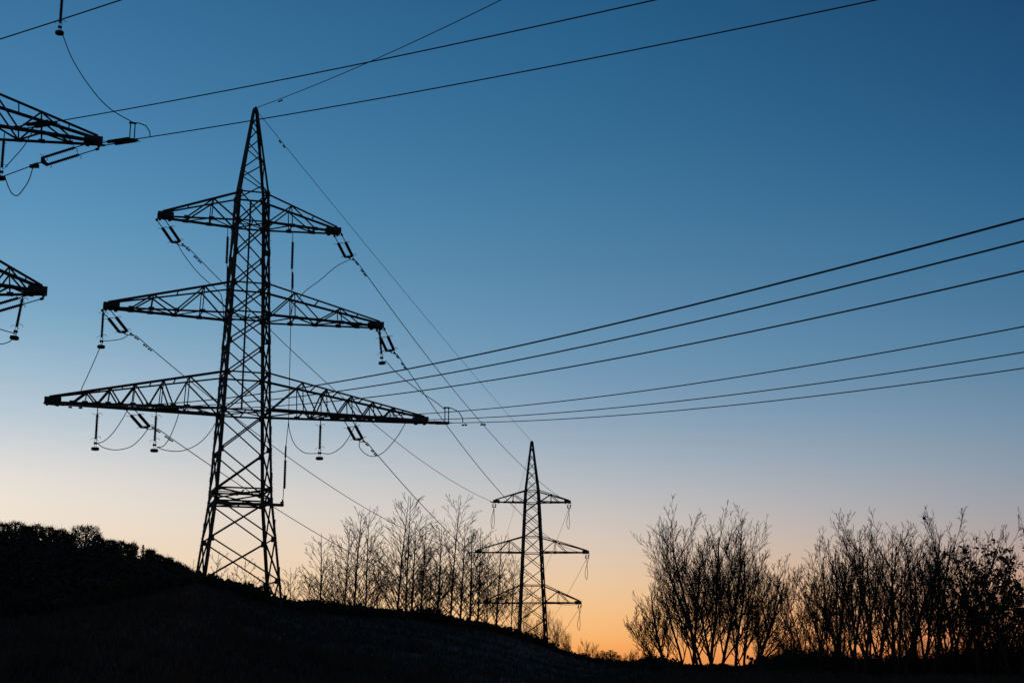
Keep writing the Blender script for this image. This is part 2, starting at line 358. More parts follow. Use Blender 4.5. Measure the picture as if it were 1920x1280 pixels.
def tension_string(p, d, side, label, group, post=False, sep=.5, scale=1.0):
    o = empty('tension_insulator'); tag(o, label, 'insulator', group)
    for s in (-1, 1):
        b = MB(); b.tube([(s*sep/2,0,0), (s*sep/2,0,-1.1)], .03, 5); b.box((s*sep/2,0,-.05), .12, .1, .2); b.build('link_rod', M_STEEL, o)
        link_obj('insulator_rod', ROD18, o, (s*sep/2, 0, -1.1)); link_obj('arcing_horn', HORN_T, o, (s*sep/2, 0, -1.15)); link_obj('arcing_horn', HORN_B, o, (s*sep/2, 0, -2.85))
    b = MB(); b.prism(Vector((0,-.02,0)), Vector((0,.02,0)), [(-sep/2-.08,-2.86), (sep/2+.08,-2.86), (sep/2+.08,-2.98), (.07,-3.12), (-.07,-3.12), (-sep/2-.08,-2.98)], Vector((1,0,0)), Vector((0,0,1)))
    b.tube([(0,0,-3.05), (0,0,-LS)], .045, 6); b.build('yoke_plate', M_STEEL, o)
    orient(o, p, d, side); o.scale = (scale,)*3
    return o
def suspension_string(p, label, group, tilt=(0,0,-1), side=(1,0,0), L=None):
    o = empty('suspension_insulator'); tag(o, label, 'insulator', group)
    b = MB(); b.tube([(0,0,.1), (0,0,-.3)], .03, 5); b.build('hanger', M_STEEL, o)
    link_obj('insulator_rod', ROD15, o, (0,0,-.3)); link_obj('arcing_horn', HORN_T, o, (0,0,-.35)); link_obj('arcing_horn', HORN_B, o, (0,0,-1.8))
    b = MB(); b.tube([(-.05,0,-1.85), (-.05,0,-2.3)], .018, 4); b.tube([(.05,0,-1.85), (.05,0,-2.3)], .018, 4); b.box((0,0,-2.1), .22, .1, .12); b.build('clamp', M_STEEL, o)
    b = MB(); b.tube([(0,0,-2.36), (0,0,-2.38), (0,0,-2.52), (0,0,-2.54)], [.2, .24, .24, .2], 14); b.build('counterweight', M_STEEL, o)
    orient(o, p, tilt, side); return o

# ------------------------------------------------------------------ wires
def wire_obj(name, pts, r, label, cat, group=None, sides=5):
    c = Vector(pts[0]); b = MB(); b.tube([Vector(p)-c for p in pts], r, sides); o = b.build(name, M_WIRE); o.location = c
    tag(o, label, cat, group); return o
def damper(parent, p, d, size=.28):
    d = Vector(d).normalized(); q = Vector(p) - parent.location; b = MB(); dn = Vector((0,0,-1))
    b.tube([q, q+dn*.13], .02, 4); b.tube([q+dn*.13-d*size, q+dn*.13+d*size], .012, 4)
    for s in (-1, 1): b.tube([q+dn*.14+d*s*size, q+dn*.15+d*s*(size-.16)], .055, 6)
    b.build('vibration_damper', M_STEEL, parent)
def span(A, B, sag, n=40, t0=0.0, t1=1.0):
    return [A.lerp(B, t) - Vector((0,0,4*sag*t*(1-t))) for t in [t0+(t1-t0)*k/n for k in range(n+1)]]
def fit_sag(A, B, px, py):            # sag that brings the span through a given point of the picture
    lo, hi = 0, 1
    f = lambda t: proj(A.lerp(B, t))[0] - px
    for _ in range(50):
        m = (lo+hi)/2
        if (f(lo) < 0) == (f(m) < 0): lo = m
        else: hi = m
    t = lo; P = A.lerp(B, t); return (P.z - U(px, py, P.y).z) / (4*t*(1-t))
WR = .03
W = lambda s, z, v=0: O1 + A1*s + V1*v + Vector((0,0,B1+z))
W_2 = lambda s, z: O2 + A2*s + Vector((0,0,B2+z))
W_0 = lambda s, z, v=0: O0 + A0*s + V0*v + Vector((0,0,B0+z))
s7l = s_of(241, 768, O1, A1, V1); s7r = s_of(652, 790, O1, A1, V1)
G_T = 'double tension insulators holding the wires to the distant pylon'
mains = [   # start, end, point of the photograph it passes, label bits
    (W(-La, za-.15), W_2(-t1[1], t1[0]-.1), (705, 797), 'left end of the top crossarm'),
    (W(La, za-.15), W_2(t1[1], t1[0]-.1), (905, 795), 'right end of the top crossarm'),
    (W(-Lb, zb_-.15), W_2(-t2[1], t2[0]-.1), (575, 880), 'left end of the middle crossarm'),
    (W(Lb, zb_-.15), W_2(t2[1], t2[0]-.1), (840, 800), 'right end of the middle crossarm'),
    (W(s7l, zc-.1), W_2(-t3[1], t3[0]-.1), (530, 960), 'left half of the lowest crossarm'),
    (W(s7r, zc-.1), W_2(t3[1], t3[0]-.1), (800, 955), 'right half of the lowest crossarm')]
clampend = []
for A, B, (px, py), where in mains:
    sg = fit_sag(A, B, px, py); L = (B-A).length; tt = LS/L; P = span(A, B, sg, 1, tt, tt)[0]; P = A + (P-A-Vector((0,0,.5))).normalized()*LS; Q = span(A, B, sg, 1, 1-tt*.8, 1-tt*.8)[0]
    tension_string(A, P-A, A1, "large pylon's double insulator slanting down from the %s" % where, G_T)
    o = wire_obj('conductor', [P] + span(A, B, sg, 60, tt*1.5, 1-tt*.8), WR, 'wire to the distant pylon from the large pylon, %s' % where, 'power line', 'wires between the two pylons')
    for k in (.9, 1.7, 3.2, 4.0):
        q = span(A, B, sg, 1, tt+k/L, tt+k/L)[0]; damper(o, q, B-A)
    clampend.append(P)
    tension_string(B, Q-B, A2, "distant pylon's tiny near side insulator, %s" % where, 'tension insulators of the distant pylon', scale=.8)
# earth wire between the pylons
A, B = Vector((X1, Y1, z1(205))), Vector((X2, Y2, z2(828)))
sg = fit_sag(A, B, 800, 597); o = wire_obj('earth_wire', span(A, B, sg, 60), .02, 'thin earth wire from the large pylon tip down to the distant pylon tip', 'power line')
for k in (5.5, 6.4): damper(o, span(A, B, sg, 1, k/(B-A).length, k/(B-A).length)[0], B-A, .2)

# branch wires that leave the lowest crossarm towards the right and the viewer
D1 = Vector((.5, -.866, 0))
def run(A, D, px, py, c, tmax):       # parabola from A along D through the point seen at (px, py)
    k = (px-960)/F; d = ray(px, py); kx = d.x/d.y
    t = (kx*A.y - A.x)/(D.x - kx*D.y); P = A + D*t; z = U(px, py, P.y).z; m = (z - A.z - c*t*t)/t
    return lambda u: A + D*u + Vector((0,0,m*u + c*u*u)), t
branch = [(-Lc+.1, 410, 'top'), (-8.4, 452, 'second'), (-5.2, 508, 'third'), (5.4, 612, 'fourth'), (8.7, 660, 'fifth'), (Lc-.1, 690, 'lowest')]
GB = 'tension insulators lying under the lowest crossarm'
posts = []
for i, (s, yr, w_) in enumerate(branch):
    A = W(s, zc-.12, -.3 if abs(s) > 11 else -1.0 + abs(s)*.07); fn, te = run(A, D1, 1920, yr, .0009, 200)
    side = ['left end', 'outer left half', 'inner left half', 'inner right half', 'outer right half', 'right end'][i]
    tension_string(A, fn(LS)-A, A1, "double insulator pointing right along the large pylon's lowest crossarm, %s" % side, GB)
    o = wire_obj('conductor', [fn(LS + (150-LS)*k/60) for k in range(61)], .023, 'wire to the right edge, %s of the six crossing the right sky' % w_, 'power line', 'wires running from the large pylon to the right edge')
    for k in (2.2, 4.6): damper(o, fn(LS+k), fn(LS+k+1)-fn(LS+k))
    if s > 11 or i == 4 or i == 3: posts.append((fn(LS-.2), fn(LS+2.0), i))
A = Vector((X1, Y1, z1(203))); fn, te = run(A, D1, 940, 0, .0009, 200)
o = wire_obj('earth_wire', [fn(140*k/50) for k in range(51)], .024, 'thin earth wire rising from the tip of the large pylon to the top edge', 'power line')
damper(o, fn(4.6), fn(6)-fn(4.6), .3)

def crom(P, n=8):
    P = [P[0]*2-P[1]] + P + [P[-1]*2-P[-2]]; out = []
    for i in range(1, len(P)-2):
        a, b, c, d = P[i-1:i+3]
        for k in range(n):
            t = k/n; out.append(.5*((2*b)+(c-a)*t+(2*a-5*b+4*c-d)*t*t+(3*b-a-3*c+d)*t**3))
    return out + [P[-2]]
J = lambda pts, v0=0.0, v1=None: crom([on_plane(px, py, v0 + ((v1 if v1 is not None else v0)-v0)*i/(len(pts)-1), O1, A1, V1) for i, (px, py) in enumerate(pts)])
def jumper(pts, label, v0=0.0, v1=None, r=.026, start=None, end=None):
    n = len(pts)-1; Q = [on_plane(px, py, v0 + ((v1 if v1 is not None else v0)-v0)*i/n, O1, A1, V1) for i, (px, py) in enumerate(pts)]
    if start is not None: Q[0] = start
    if end is not None: Q[-1] = end
    return wire_obj('jumper_wire', crom(Q), r, label, 'jumper wire', 'slack jumper wires on the large pylon')
# suspended strings of pylon 1
GS = 'hanging insulators with a round weight'
pS = {}
for key, px, py, v, lab in (('lm', 194, 578, 0, "hanging weighted insulator at the left end of the large pylon's middle crossarm"),
                       ('l1', 183, 767, 0, "hanging weighted insulator farthest left under the large pylon's lowest crossarm"),
                       ('l2', 293, 771, 0, "second hanging weighted insulator from left under the large pylon's lowest crossarm"),
                       ('r1', 601, 788, 0, "hanging weighted insulator under the right half of the large pylon's lowest crossarm")):
    p = on_plane(px, py, v, O1, A1, V1); suspension_string(p, lab, GS, side=A1); pS[key] = p
p = on_plane(711, 612, 0, O1, A1, V1); suspension_string(p, "hanging weighted insulator at the right end of the large pylon's middle crossarm", GS, (A1*.1+Vector((0,0,-1))), A1)
jumper([(338, 450), (345, 478), (372, 512), (408, 545), (416, 560), (420, 600)], 'jumper wire curving from the top left insulator into the body of the large pylon', 1.5, .6, start=clampend[0])
jumper([(643, 476), (630, 500), (600, 525), (572, 546), (556, 566), (549, 575), (546, 590)], 'jumper wire curving from the top right insulator to the dropper wire', 1.5, -1.0, start=clampend[1])
jumper([(243, 617), (240, 628), (228, 635), (210, 638), (193, 639)], 'short jumper wire below the left end of the middle crossarm', 1.5, 0, start=clampend[2])
jumper([(193, 641), (186, 655), (176, 678), (163, 707), (154, 726), (152, 734)], 'jumper wire dropping from the left hanging insulator to the lowest crossarm', 0, -.2)
jumper([(183, 831), (196, 826), (212, 811), (228, 788), (240, 767)], 'jumper wire rising right from the farthest left hanging insulator', 0, -.5)
jumper([(183, 831), (195, 839), (218, 843), (245, 837), (264, 821), (276, 798)], 'jumper loop hanging below the left double tension insulator', 0, 2.0, end=clampend[4])
jumper([(294, 838), (306, 836), (317, 822), (328, 797), (336, 773)], 'jumper wire rising right from the second hanging insulator on the left', 0, -.5)
jumper([(294, 838), (312, 844), (340, 845), (368, 834), (390, 814), (412, 780)], 'jumper loop running from the second hanging insulator to the pylon body', 0, .5)
jumper([(541, 790), (543, 808), (552, 832), (570, 848), (590, 850), (600, 849), (620, 850), (640, 838), (655, 818), (668, 792)], 'wide jumper loop through the hanging insulator under the right half', 0, 0)
jumper([(671, 822), (674, 838), (686, 851), (703, 855), (722, 845), (745, 818), (760, 793)], 'jumper loop below the right half hanging past the slanting insulator', 2.0, 0, start=clampend[5])
jumper([(723, 676), (745, 700), (785, 732), (815, 752), (834, 767)], 'jumper wire slanting from the right middle crossarm to the post at the arm end', 0, -2.5)
# post and arc on the tip string, pylon 1
def post_horn(p, q, h, label, group):
    o = empty('post_insulator', p); tag(o, label, 'insulator', group); b = MB()
    for s in (-1, 1): b.tube([A1*.12*s, A1*.12*s + Vector((0,0,h))], .035, 6)
    b.box((0,0,h), .4, .1, .08, A1, V1); b.box((0,0,.02), .4, .12, .1, A1, V1); b.build('post', M_INS, o); d = q - p
    b = MB(); b.tube([Vector((0,0,h)), d*.35+Vector((0,0,h*.93)), d*.75+Vector((0,0,h*.7)), d*.97+Vector((0,0,h*.3)), d], .03, 5); b.build('jumper_arc', M_WIRE, o)
    return o
p, q, _ = posts[-1]; post_horn(p, q, .98, 'short post with curved jumper above the right end of the lowest crossarm', 'posts with curved jumpers at crossarm ends')
# vertical droppers
def dropper(px, v, top, bot, label, lower):
    P = lambda py, x=None: on_plane(x if x else px, py, v, O1, A1, V1)
    o = wire_obj('dropper_wire', [P(top), P((top+bot)/2, px-3), P(bot, px-6)] if lower else [P(top), P(bot, px-4)], .024, label, 'dropper wire', 'vertical dropper wires on the large pylon')
    a = P(top)
    r_ = link_obj('insulator_rod', ROD18, o, P(top+20)-a)
    b = MB(); b.tube([P(top+76)-a, P(top+80)-a, P(top+104)-a, P(top+110)-a], [.03, .06, .06, .03], 6); b.build('turnbuckle', M_STEEL, o)
    return o, a, P
o, a, P = dropper(549, -.9, 434, 700, 'vertical dropper wire with insulators right of the body of the large pylon', True)
wire_obj('dropper_wire', [P(700, 543), P(790, 541), P(836, 536), P(945, 530)], .024, 'lower dropper wire ending on the beam low on the large pylon', 'dropper wire', 'vertical dropper wires on the large pylon')
lo_ = col.objects[-1]; link_obj('insulator_rod', ROD18, lo_, P(862, 535)-P(700, 543)); 
b = MB(); b.tube([P(834, 536)-P(700, 543), P(838,536)-P(700, 543), P(856, 535)-P(700, 543), P(860, 535)-P(700, 543)], [.03,.06,.06,.03], 6); b.tube([P(936, 530)-P(700, 543), P(948, 530)-P(700, 543)], [.05, .09], 6); b.build('turnbuckle', M_STEEL, lo_)
dropper(427, .9, 424, 640, 'vertical dropper wire with insulator against the left legs of the large pylon', False)

# wires of pylon 0
G0 = 'fittings of the nearest pylon at the left edge'
D0 = Vector((.8, -.6, 0))
tipA = W_0(S0, zm0-.1); fn, te = run(tipA, D0, 1645, 0, .0006, 200)
tension_string(tipA, fn(LS)-tipA, A0, 'double insulator pointing right from the upper crossarm end at the left edge', G0)
wire_obj('conductor', [fn(LS + 130*k/50) for k in range(51)], WR, 'wire from the left edge crossarm end passing the tip of the large pylon', 'power line', 'wires rising to the top edge')
p0, q0 = fn(LS-.5), fn(LS+1.0); post_horn(p0, q0, .95, 'short post with curved jumper right of the crossarm end at the left edge', 'posts with curved jumpers at crossarm ends')
a2 = W_0(S0*.5, zm0+.25, -.4); fn2, te = run(a2, D0, 1230, 0, .0006, 200)
tension_string(a2, fn2(LS)-a2, A0, 'double insulator among the bars of the upper crossarm at the left edge', G0)
wire_obj('conductor', [fn2(LS + 130*k/50) for k in range(51)], WR, 'wire rising from within the upper crossarm at the left edge to the top edge', 'power line', 'wires rising to the top edge')
a3 = W_0(-S0, zm0-.1); fn3, te = run(a3, D0, 228, 0, .0006, 200)
wire_obj('conductor', [fn3(130*k/50) for k in range(51)], WR, 'short stretch of wire crossing the top left corner', 'power line', 'wires rising to the top edge')
ts = W_0(5.9, zt0-.1); suspension_string(ts, 'hanging insulator of the topmost crossarm just outside the top left corner', G0, side=A0)
ts0 = ts - Vector((0,0,2.1))
Q0 = lambda px, py, v=0: on_plane(px, py, v, O0, A0, V0)
wire_obj('jumper_wire', crom([ts0, Q0(135, 110, -.3), Q0(170, 165, -.6), Q0(205, 203, -1.0), p0 + Vector((0,0,.98))]), .028, 'jumper wire curving down to the post beside the left crossarm end', 'jumper wire', G0)
# strings pointing left from both arms
for (s, z, py1, nm) in ((S0-.15, zm0-.15, 0, 'upper'), (sl0-.15, zl0-.15, 1, 'lower')):
    A = W_0(s, z); d = (Q0(92, 300, .8)-A) if not py1 else (Q0(-15, 580, .8)-A); d.normalize()
    tension_string(A, d, V0*.4+A0, 'double insulator slanting down left from the %s crossarm end at the left edge' % nm, G0, sep=.62)
    e = A + d*LS; wire_obj('conductor', span(e, e + d*60*Vector((1,1,.3)).length/1.45 + Vector((0,0,6)), 2.5, 20), WR, 'wire leaving the %s crossarm end towards the left edge' % nm, 'power line', 'wires leaving to the left edge')
    if not py1:
        e0 = e + d*.25
        b = MB(); b.tube([e, e + d*.4], .07, 6); b.box(e + d*.2 - Vector((0,0,.1)), .5, .14, .18); o = b.build('dead_end_clamp', M_STEEL); tag(o, 'dark clamp where a wire meets the jumper loop at the left edge', 'clamp', G0)
wire_obj('jumper_wire', crom([e0, Q0(54, 338), Q0(42, 357), Q0(32, 367), Q0(22, 362), Q0(14, 346), Q0(9, 330)]), .028, 'small jumper loop below the upper crossarm at the left edge', 'jumper wire', G0)
wire_obj('jumper_wire', crom([Q0(9, 315), Q0(25, 297), Q0(45, 274), Q0(62, 245)]), .026, 'jumper wire slanting up into the upper crossarm at the left edge', 'jumper wire', G0)
suspension_string(Q0(8, 253, 0), 'hanging insulator with weight under the upper crossarm at the left edge', G0, side=A0)
suspension_string(Q0(44, 550, 0), 'slanting hanging insulator with weight under the lower crossarm at the left edge', G0, (A0*-.12+Vector((0,0,-1))), A0)
wire_obj('jumper_wire', crom([Q0(31, 628), Q0(18, 640), Q0(0, 645), Q0(-20, 640)]), .026, 'jumper wire below the lower crossarm leaving at the left edge', 'jumper wire', G0)
wire_obj('jumper_wire', crom([Q0(31, 626), Q0(10, 620), Q0(-10, 614)]), .026, 'nearly level jumper wire beside the lower left weight', 'jumper wire', G0)

# distant pylon: outgoing wires and little jumper loops
YB = 420.0
outs = [(-t1[1], t1[0], (905, 1100), 'left end of its top crossarm'), (t1[1], t1[0], (1000, 1110), 'right end of its top crossarm'), (-t2[1], t2[0], (872, 1150), 'left end of its middle crossarm'),
        (t2[1], t2[0], (1012, 1190), 'right end of its middle crossarm'), (-t3[1], t3[0], (865, 1180), 'left end of its lowest crossarm'), (t3[1], t3[0], (1008, 1236), 'right end of its lowest crossarm')]
for s, z, (px, py), lab in outs:
    A = W_2(s, z-.1); B = U(px, py, YB); d = (B-A).normalized(); P = A + d*2.6 - Vector((0,0,.5))
    tension_string(A, P-A, A2, "distant pylon's tiny far side insulator, %s" % lab, 'tension insulators of the distant pylon', scale=.8)
    wire_obj('conductor', span(P, B, 1.0, 24), .028, 'faint wire leaving behind the distant pylon, %s' % lab, 'power line', 'wires leaving behind the distant pylon')
    pa = A - Vector((0, 2.4, .9)); low = A + Vector((-.2, 0, -3.9))
    wire_obj('jumper_wire', crom([pa, A+Vector((-.5, -1.2, -3)), low, A+Vector((0, 1.2, -3)), P], 5), .035, 'narrow jumper loop under the distant pylon, %s' % lab, 'jumper wire', 'jumper loops of the distant pylon')
wire_obj('earth_wire', span(Vector((X2, Y2, z2(830))), U(900, 1130, YB), 3, 24), .018, 'faint earth wire falling away left behind the distant pylon', 'power line')

# ------------------------------------------------------------------ trees
def grow(b, rnd, p, d, L, r, lev, P, tips):
    n = P['seg'][lev]; pts = [p]; dd = d.normalized(); cur = p
    for i in range(n):
        dd = (dd + Vector((rnd.gauss(0,1), rnd.gauss(0,1), rnd.gauss(0,1)))*P['wob'][lev] + Vector((0,0,1))*P['up'][lev]).normalized()
        cur = cur + dd*(L/n); pts.append(cur)
    taper = P['taper'][lev]
    rad = [max(r*(1-(1-taper)*i/n), P['rmin']) for i in range(n+1)]
    b.tube(pts, rad, P['sides'][lev], cap=False); tips.append((cur, lev))
    if lev+1 >= len(P['n']): return
    k = P['n'][lev]; k = max(1, int(k*min(1.3, L/P['Lref'][lev])+.5)); st = P['start'][lev]; roll = rnd.uniform(0, 6.28)
    for j in range(k):
        f = st + (1-st)*((j+rnd.random()*.8)/k)*P.get('end', .97); q = f*n; i = min(n-1, int(q)); pos = pts[i].lerp(pts[i+1], q-i); tg = (pts[i+1]-pts[i]).normalized()
        roll += 2.4 + rnd.uniform(-.4, .4); u = tg.orthogonal().normalized(); v = tg.cross(u); a = R(P['ang'][lev])*rnd.uniform(.75, 1.25)
        cd = tg*math.cos(a) + (u*math.cos(roll)+v*math.sin(roll))*math.sin(a)
        ln = L*P['len'][lev]*P['lf'][lev](f)*rnd.uniform(.75, 1.2); rr = rad[i]*P['rr'][lev]
        grow(b, rnd, pos, cd, ln, rr, lev+1, P, tips)
ALDER = dict(end=.9, seg=[9,4,2,1], wob=[.014,.018,.03,.05], up=[0,.0,.03,0], taper=[.12,.3,.4,.5], rmin=.019, sides=[5,3,3,3], n=[36,5,2,0], Lref=[11,2.4,1,1], start=[.06,.3,.3,0],
             ang=[42,25,24,0], len=[.42,.42,.45,0], lf=[lambda f: 1.05-.80*f, lambda f: 1.1-.6*f, lambda f: 1.0, None], rr=[.42,.55,.6,0])
SHRUB = dict(seg=[8,6,4,3,2], wob=[.035,.05,.07,.09,.1], up=[.03,.10,.12,.12,.08], taper=[.3,.22,.25,.35,.5], rmin=.011, sides=[6,4,3,3,3], n=[12,9,6,4,0], Lref=[9,4.5,2.2,1,1], start=[.12,.15,.15,.15,0],
             ang=[30,26,25,30,0], len=[.52,.46,.46,.5,0], lf=[lambda f: 1.15-.55*f, lambda f: 1.1-.5*f, lambda f: 1.05-.3*f, lambda f: 1.0, None], rr=[.62,.6,.6,.65,0])
OPEN = dict(SHRUB); OPEN.update(wob=[.055,.08,.09,.1,.1], n=[9,6,4,3,0], ang=[30,29,30,32,0], start=[.1,.15,.12,.12,0], rmin=.012)
SPARSE = dict(ALDER); SPARSE.update(n=[16,4,2,0])
def tree_mesh(kind, seed, H, r, lean=(0,0), stems=1, spread=.25):
    rnd = random.Random(seed); t = MB(); tips = []
    P = {'alder': ALDER, 'shrub': SHRUB, 'open': OPEN, 'sparse': SPARSE}[kind]
    for k in range(stems):
        a = 6.28*k/stems + rnd.uniform(-.5, .5); sp_ = spread if stems > 1 else 0
        d = Vector((lean[0] + sp_*math.cos(a), lean[1] + sp_*math.sin(a)*.8, 1)); L = H*rnd.uniform(.82, 1.0) if k else H
        if kind in ('shrub', 'open'): L *= .79 if kind == 'shrub' else .83
        P2 = dict(P); P2['Lref'] = [H*.9, H*.3, H*.14, 1, 1] if kind not in ('shrub', 'open') else [H*.8, H*.4, H*.18, H*.08, 1]
        grow(t, rnd, Vector((.12*math.cos(a)*(stems > 1), .12*math.sin(a)*(stems > 1), -.6)), d, L, r*(1 if k == 0 else .8), 0, P2, tips)
    return t, tips
def put_tree(name, px, base_py, top_py, Y, kind, seed, r, label, cat, group, lean=(0,0), stems=1, spread=.25, leaves=0, leafsize=.12, leaf_lo=.2, zlow=1.2, crown=None):
    """trunk + crown children; the height follows from the picture at the tree's own distance"""
    x = U(px, base_py, Y).x; gz = ground_z(x, Y) - .1; H = U(px, top_py, Y).z - gz
    root = empty(name, (x, Y, gz)); tag(root, label, cat, group)
    t, tips = tree_mesh(kind, seed, H, r, lean, stems, spread)
    bushy = kind in ('shrub', 'open'); sides = 6; rows = 9
    # split: the first stem ring set is the trunk, the rest the crown
    nv = rows*sides if bushy else 10*5; nf = (rows-1)*sides if bushy else 9*5
    a = MB(); a.v = t.v[:nv]; a.f = t.f[:nf]; a.build('trunk', M_BARK, root)
    c = MB(); c.v = t.v[nv:]; c.f = [tuple(i-nv for i in f) for f in t.f[nf:]]; c.build('branches', M_BARK, root)
    if leaves:
        rnd = random.Random(seed+99); l = MB(); tp = [p for p, lv in tips if lv >= 2 and p.z > H*leaf_lo]
        for n_ in range(leaves):
            if n_ % 9 == 0: p = rnd.choice(tp)
            q = p + Vector((rnd.gauss(0,.11), rnd.gauss(0,.11), rnd.gauss(-.03,.1)))
            l.quad(q, Vector((rnd.gauss(0,1), rnd.gauss(0,1), rnd.gauss(0,1))), leafsize*rnd.uniform(.5, 1.3), rnd)
        l.build('leaves', M_LEAF, root)
    return root
ORD = ['first','second','third','fourth','fifth','sixth','seventh','eighth','ninth','tenth','eleventh','twelfth','thirteenth','fourteenth','fifteenth','sixteenth','seventeenth','eighteenth','nineteenth','twentieth','twenty-first','twenty-second','twenty-third','twenty-fourth','twenty-fifth','twenty-sixth','twenty-seventh','twenty-eighth','twenty-ninth','thirtieth']
ald = [(545,1052), (572,1070), (600,988), (622,1040), (639,967), (662,943), (684,940), (708,1010), (742,918), (759,917), (772,972), (787,964), (803,1035), (819,974), (844,917), (862,968), (880,985), (895,978), (912,1020), (929,992), (957,1025)]
for i, (px, top) in enumerate(ald):
    Y = 165 + 14*math.sin(i*2.3) + (22 if px > 880 else 0)
    put_tree('bare_tree', px, 1150, top, Y, 'alder', 100+i, .15 if top < 1000 else .085, 'slender bare tree, %s from left in the row between the pylons' % ORD[i], 'tree', 'row of slender bare trees between the pylons', lean=(.035 + .02*math.sin(i*1.7), 0))
# small trees seen through the foot of the large pylon and by the distant pylon
for i, (px, top, Y) in enumerate([(349,1036,150), (396,1020,140), (418,1060,150), (440,1050,150), (456,1030,145), (474,1066,150), (490,1070,150), (503,1062,140), (528,1078,150)]):
    put_tree('bare_sapling', px, 1130, top, Y, 'sparse', 300+i, .04, 'thin bare sapling, %s from left behind the foot of the large pylon' % ORD[i], 'sapling', 'saplings behind the foot of the large pylon', lean=(.03, 0))
for i, (px, top, Y) in enumerate([(975,1120,300), (1003,1150,310), (1034,1118,300), (1048,1150,290), (1062,1180,290), (1095,1195,300), (1110,1203,300), (1180,1212,220), (1190,1205,220), (1205,1200,215)]):
    put_tree('bare_bush', px, 1215, top, Y, 'shrub', 330+i, .06, 'low faint bare bush, %s from left behind and right of the distant pylon' % ORD[i], 'bush', 'faint bushes on the skyline', lean=(.05, 0))
# big bare clump right of the centre
cl = [(1255,1062,-.28,1,.2,105), (1256,1105,-.75,1,.2,106), (1294,985,-.14,2,.2,108), (1312,935,-.1,1,.2,107), (1327,918,-.08,2,.18,102), (1342,945,.05,2,.2,106), (1376,968,.12,1,.15,112), (1397,1000,.22,2,.2,104), (1402,1075,.5,1,.2,107)]
for i, (px, top, ln, st, spd, Y) in enumerate(cl):
    put_tree('bare_tree', px, 1250, top, Y, 'shrub', 400+i, .13 if abs(ln) < .5 else .08, 'bare tree, %s trunk from left in the clump right of centre' % ORD[i], 'tree', 'clump of bare trees right of centre', lean=(ln, .03), stems=st, spread=spd)
# thicket at the right
th = [(1478,1150,.0,1,0), (1503,1110,-.05,1,0), (1524,1046,.02,2,0), (1545,1050,.05,1,0), (1567,1000,-.08,2,0), (1592,962,-.14,2,0), (1612,985,.02,1,0), (1635,948,.0,2,0), (1660,965,-.03,1,0), (1684,990,.04,1,0),
      (1700,950,-.04,2,0), (1722,944,-.03,2,0), (1742,944,.0,2,60), (1768,985,.03,1,100), (1790,950,.05,2,200), (1812,1000,.02,1,820), (1832,1010,.05,1,900), (1855,1040,.05,1,900), (1875,1010,.0,1,900), (1902,970,.0,2,2600), (1940,985,.0,2,2000)]
for i, (px, top, ln, st, lv) in enumerate(th):
    nm = 'leafy_tree' if lv > 800 else 'bare_tree'
    put_tree(nm, px, 1255, top, 92 + 9*math.sin(i*1.9), 'open', 500+i, .11 if top < 1040 else .08,
        ('dark tree with ragged leaves, %s trunk from left in the right edge thicket' if lv > 800 else 'winding bare tree, %s trunk from left in the right edge thicket') % ORD[i], 'tree', 'thicket of trees at the right', lean=(ln, .0), stems=1 if i < 2 else (2 if lv < 800 else 1) + i % 2, spread=(.2, .3, .25)[i % 3], leaves=lv, leafsize=.085)

# hillside trees on the left skyline
def round_tree(name, px, w_px, top_py, base_py, D, seed, label, group, twigs=900, conifer=False):
    d = ray(px, base_py); az = math.atan2(d.x, d.y); x, y = D*math.sin(az), D*math.cos(az); gz = hill_z(x, y) - .5
    H = CZ + D*ptan(px, top_py) - gz; wr = w_px/F*D*1.02/2; rnd = random.Random(seed)
    root = empty(name, (x, y, gz)); tag(root, label, 'tree', group); t = MB(); c = MB()
    t.tube([(0,0,0), (.1,0,H*.5), (0,0,H*.92)], [.25,.16,.04], 6); t.build('trunk', M_BARK, root)
    if conifer:
        for k in range(int(14*6)):
            f = rnd.random()**.8; z = H*(.12+.86*f); r_ = wr*(1-f)*rnd.uniform(.7,1.15)+.1; a = rnd.uniform(0, 6.28); e = Vector((r_*math.cos(a), r_*math.sin(a), z-.2*r_))
            for q in range(5):
                p = Vector((0,0,z)).lerp(e, (q+.6)/5); c.quad(p, Vector((rnd.gauss(0,.5), rnd.gauss(0,.5), 1)), .28*H/8, rnd)
        c.build('foliage', M_FIR, root); return root
    cz = H*.58; ch = H*.44
    for k in range(twigs):
        u = Vector((rnd.gauss(0,1), rnd.gauss(0,1), rnd.gauss(0,1))).normalized(); rr = rnd.uniform(.35, 1)**.5
        lump = 1 + .16*math.sin(u.x*5+seed)*math.sin(u.z*6+seed*2)
        p = Vector((u.x*wr, u.y*wr, u.z*ch))*rr*lump + Vector((0,0,cz))
        if p.z < H*.12: continue
        q = p + (u*.6 + Vector((rnd.gauss(0,.7), rnd.gauss(0,.7), .4+rnd.gauss(0,.5))))*rnd.uniform(.2, .55)
        c.tube([p, q], [.04, .02], 3, cap=False)
        c.quad(p, Vector((rnd.gauss(0,1), rnd.gauss(0,1), rnd.gauss(0,1))), .16, rnd)
    for k in range(14):
        u = Vector((rnd.gauss(0,1), rnd.gauss(0,1), abs(rnd.gauss(0,.8)))).normalized(); c.tube([(0,0,H*.3), (u.x*wr*.5, u.y*wr*.5, H*.5+u.z*ch*.3), (u.x*wr*.85, u.y*wr*.85, cz+u.z*ch*.8)], [.13,.08,.03], 4, cap=False)
    c.build('crown', M_LEAF, root); return root
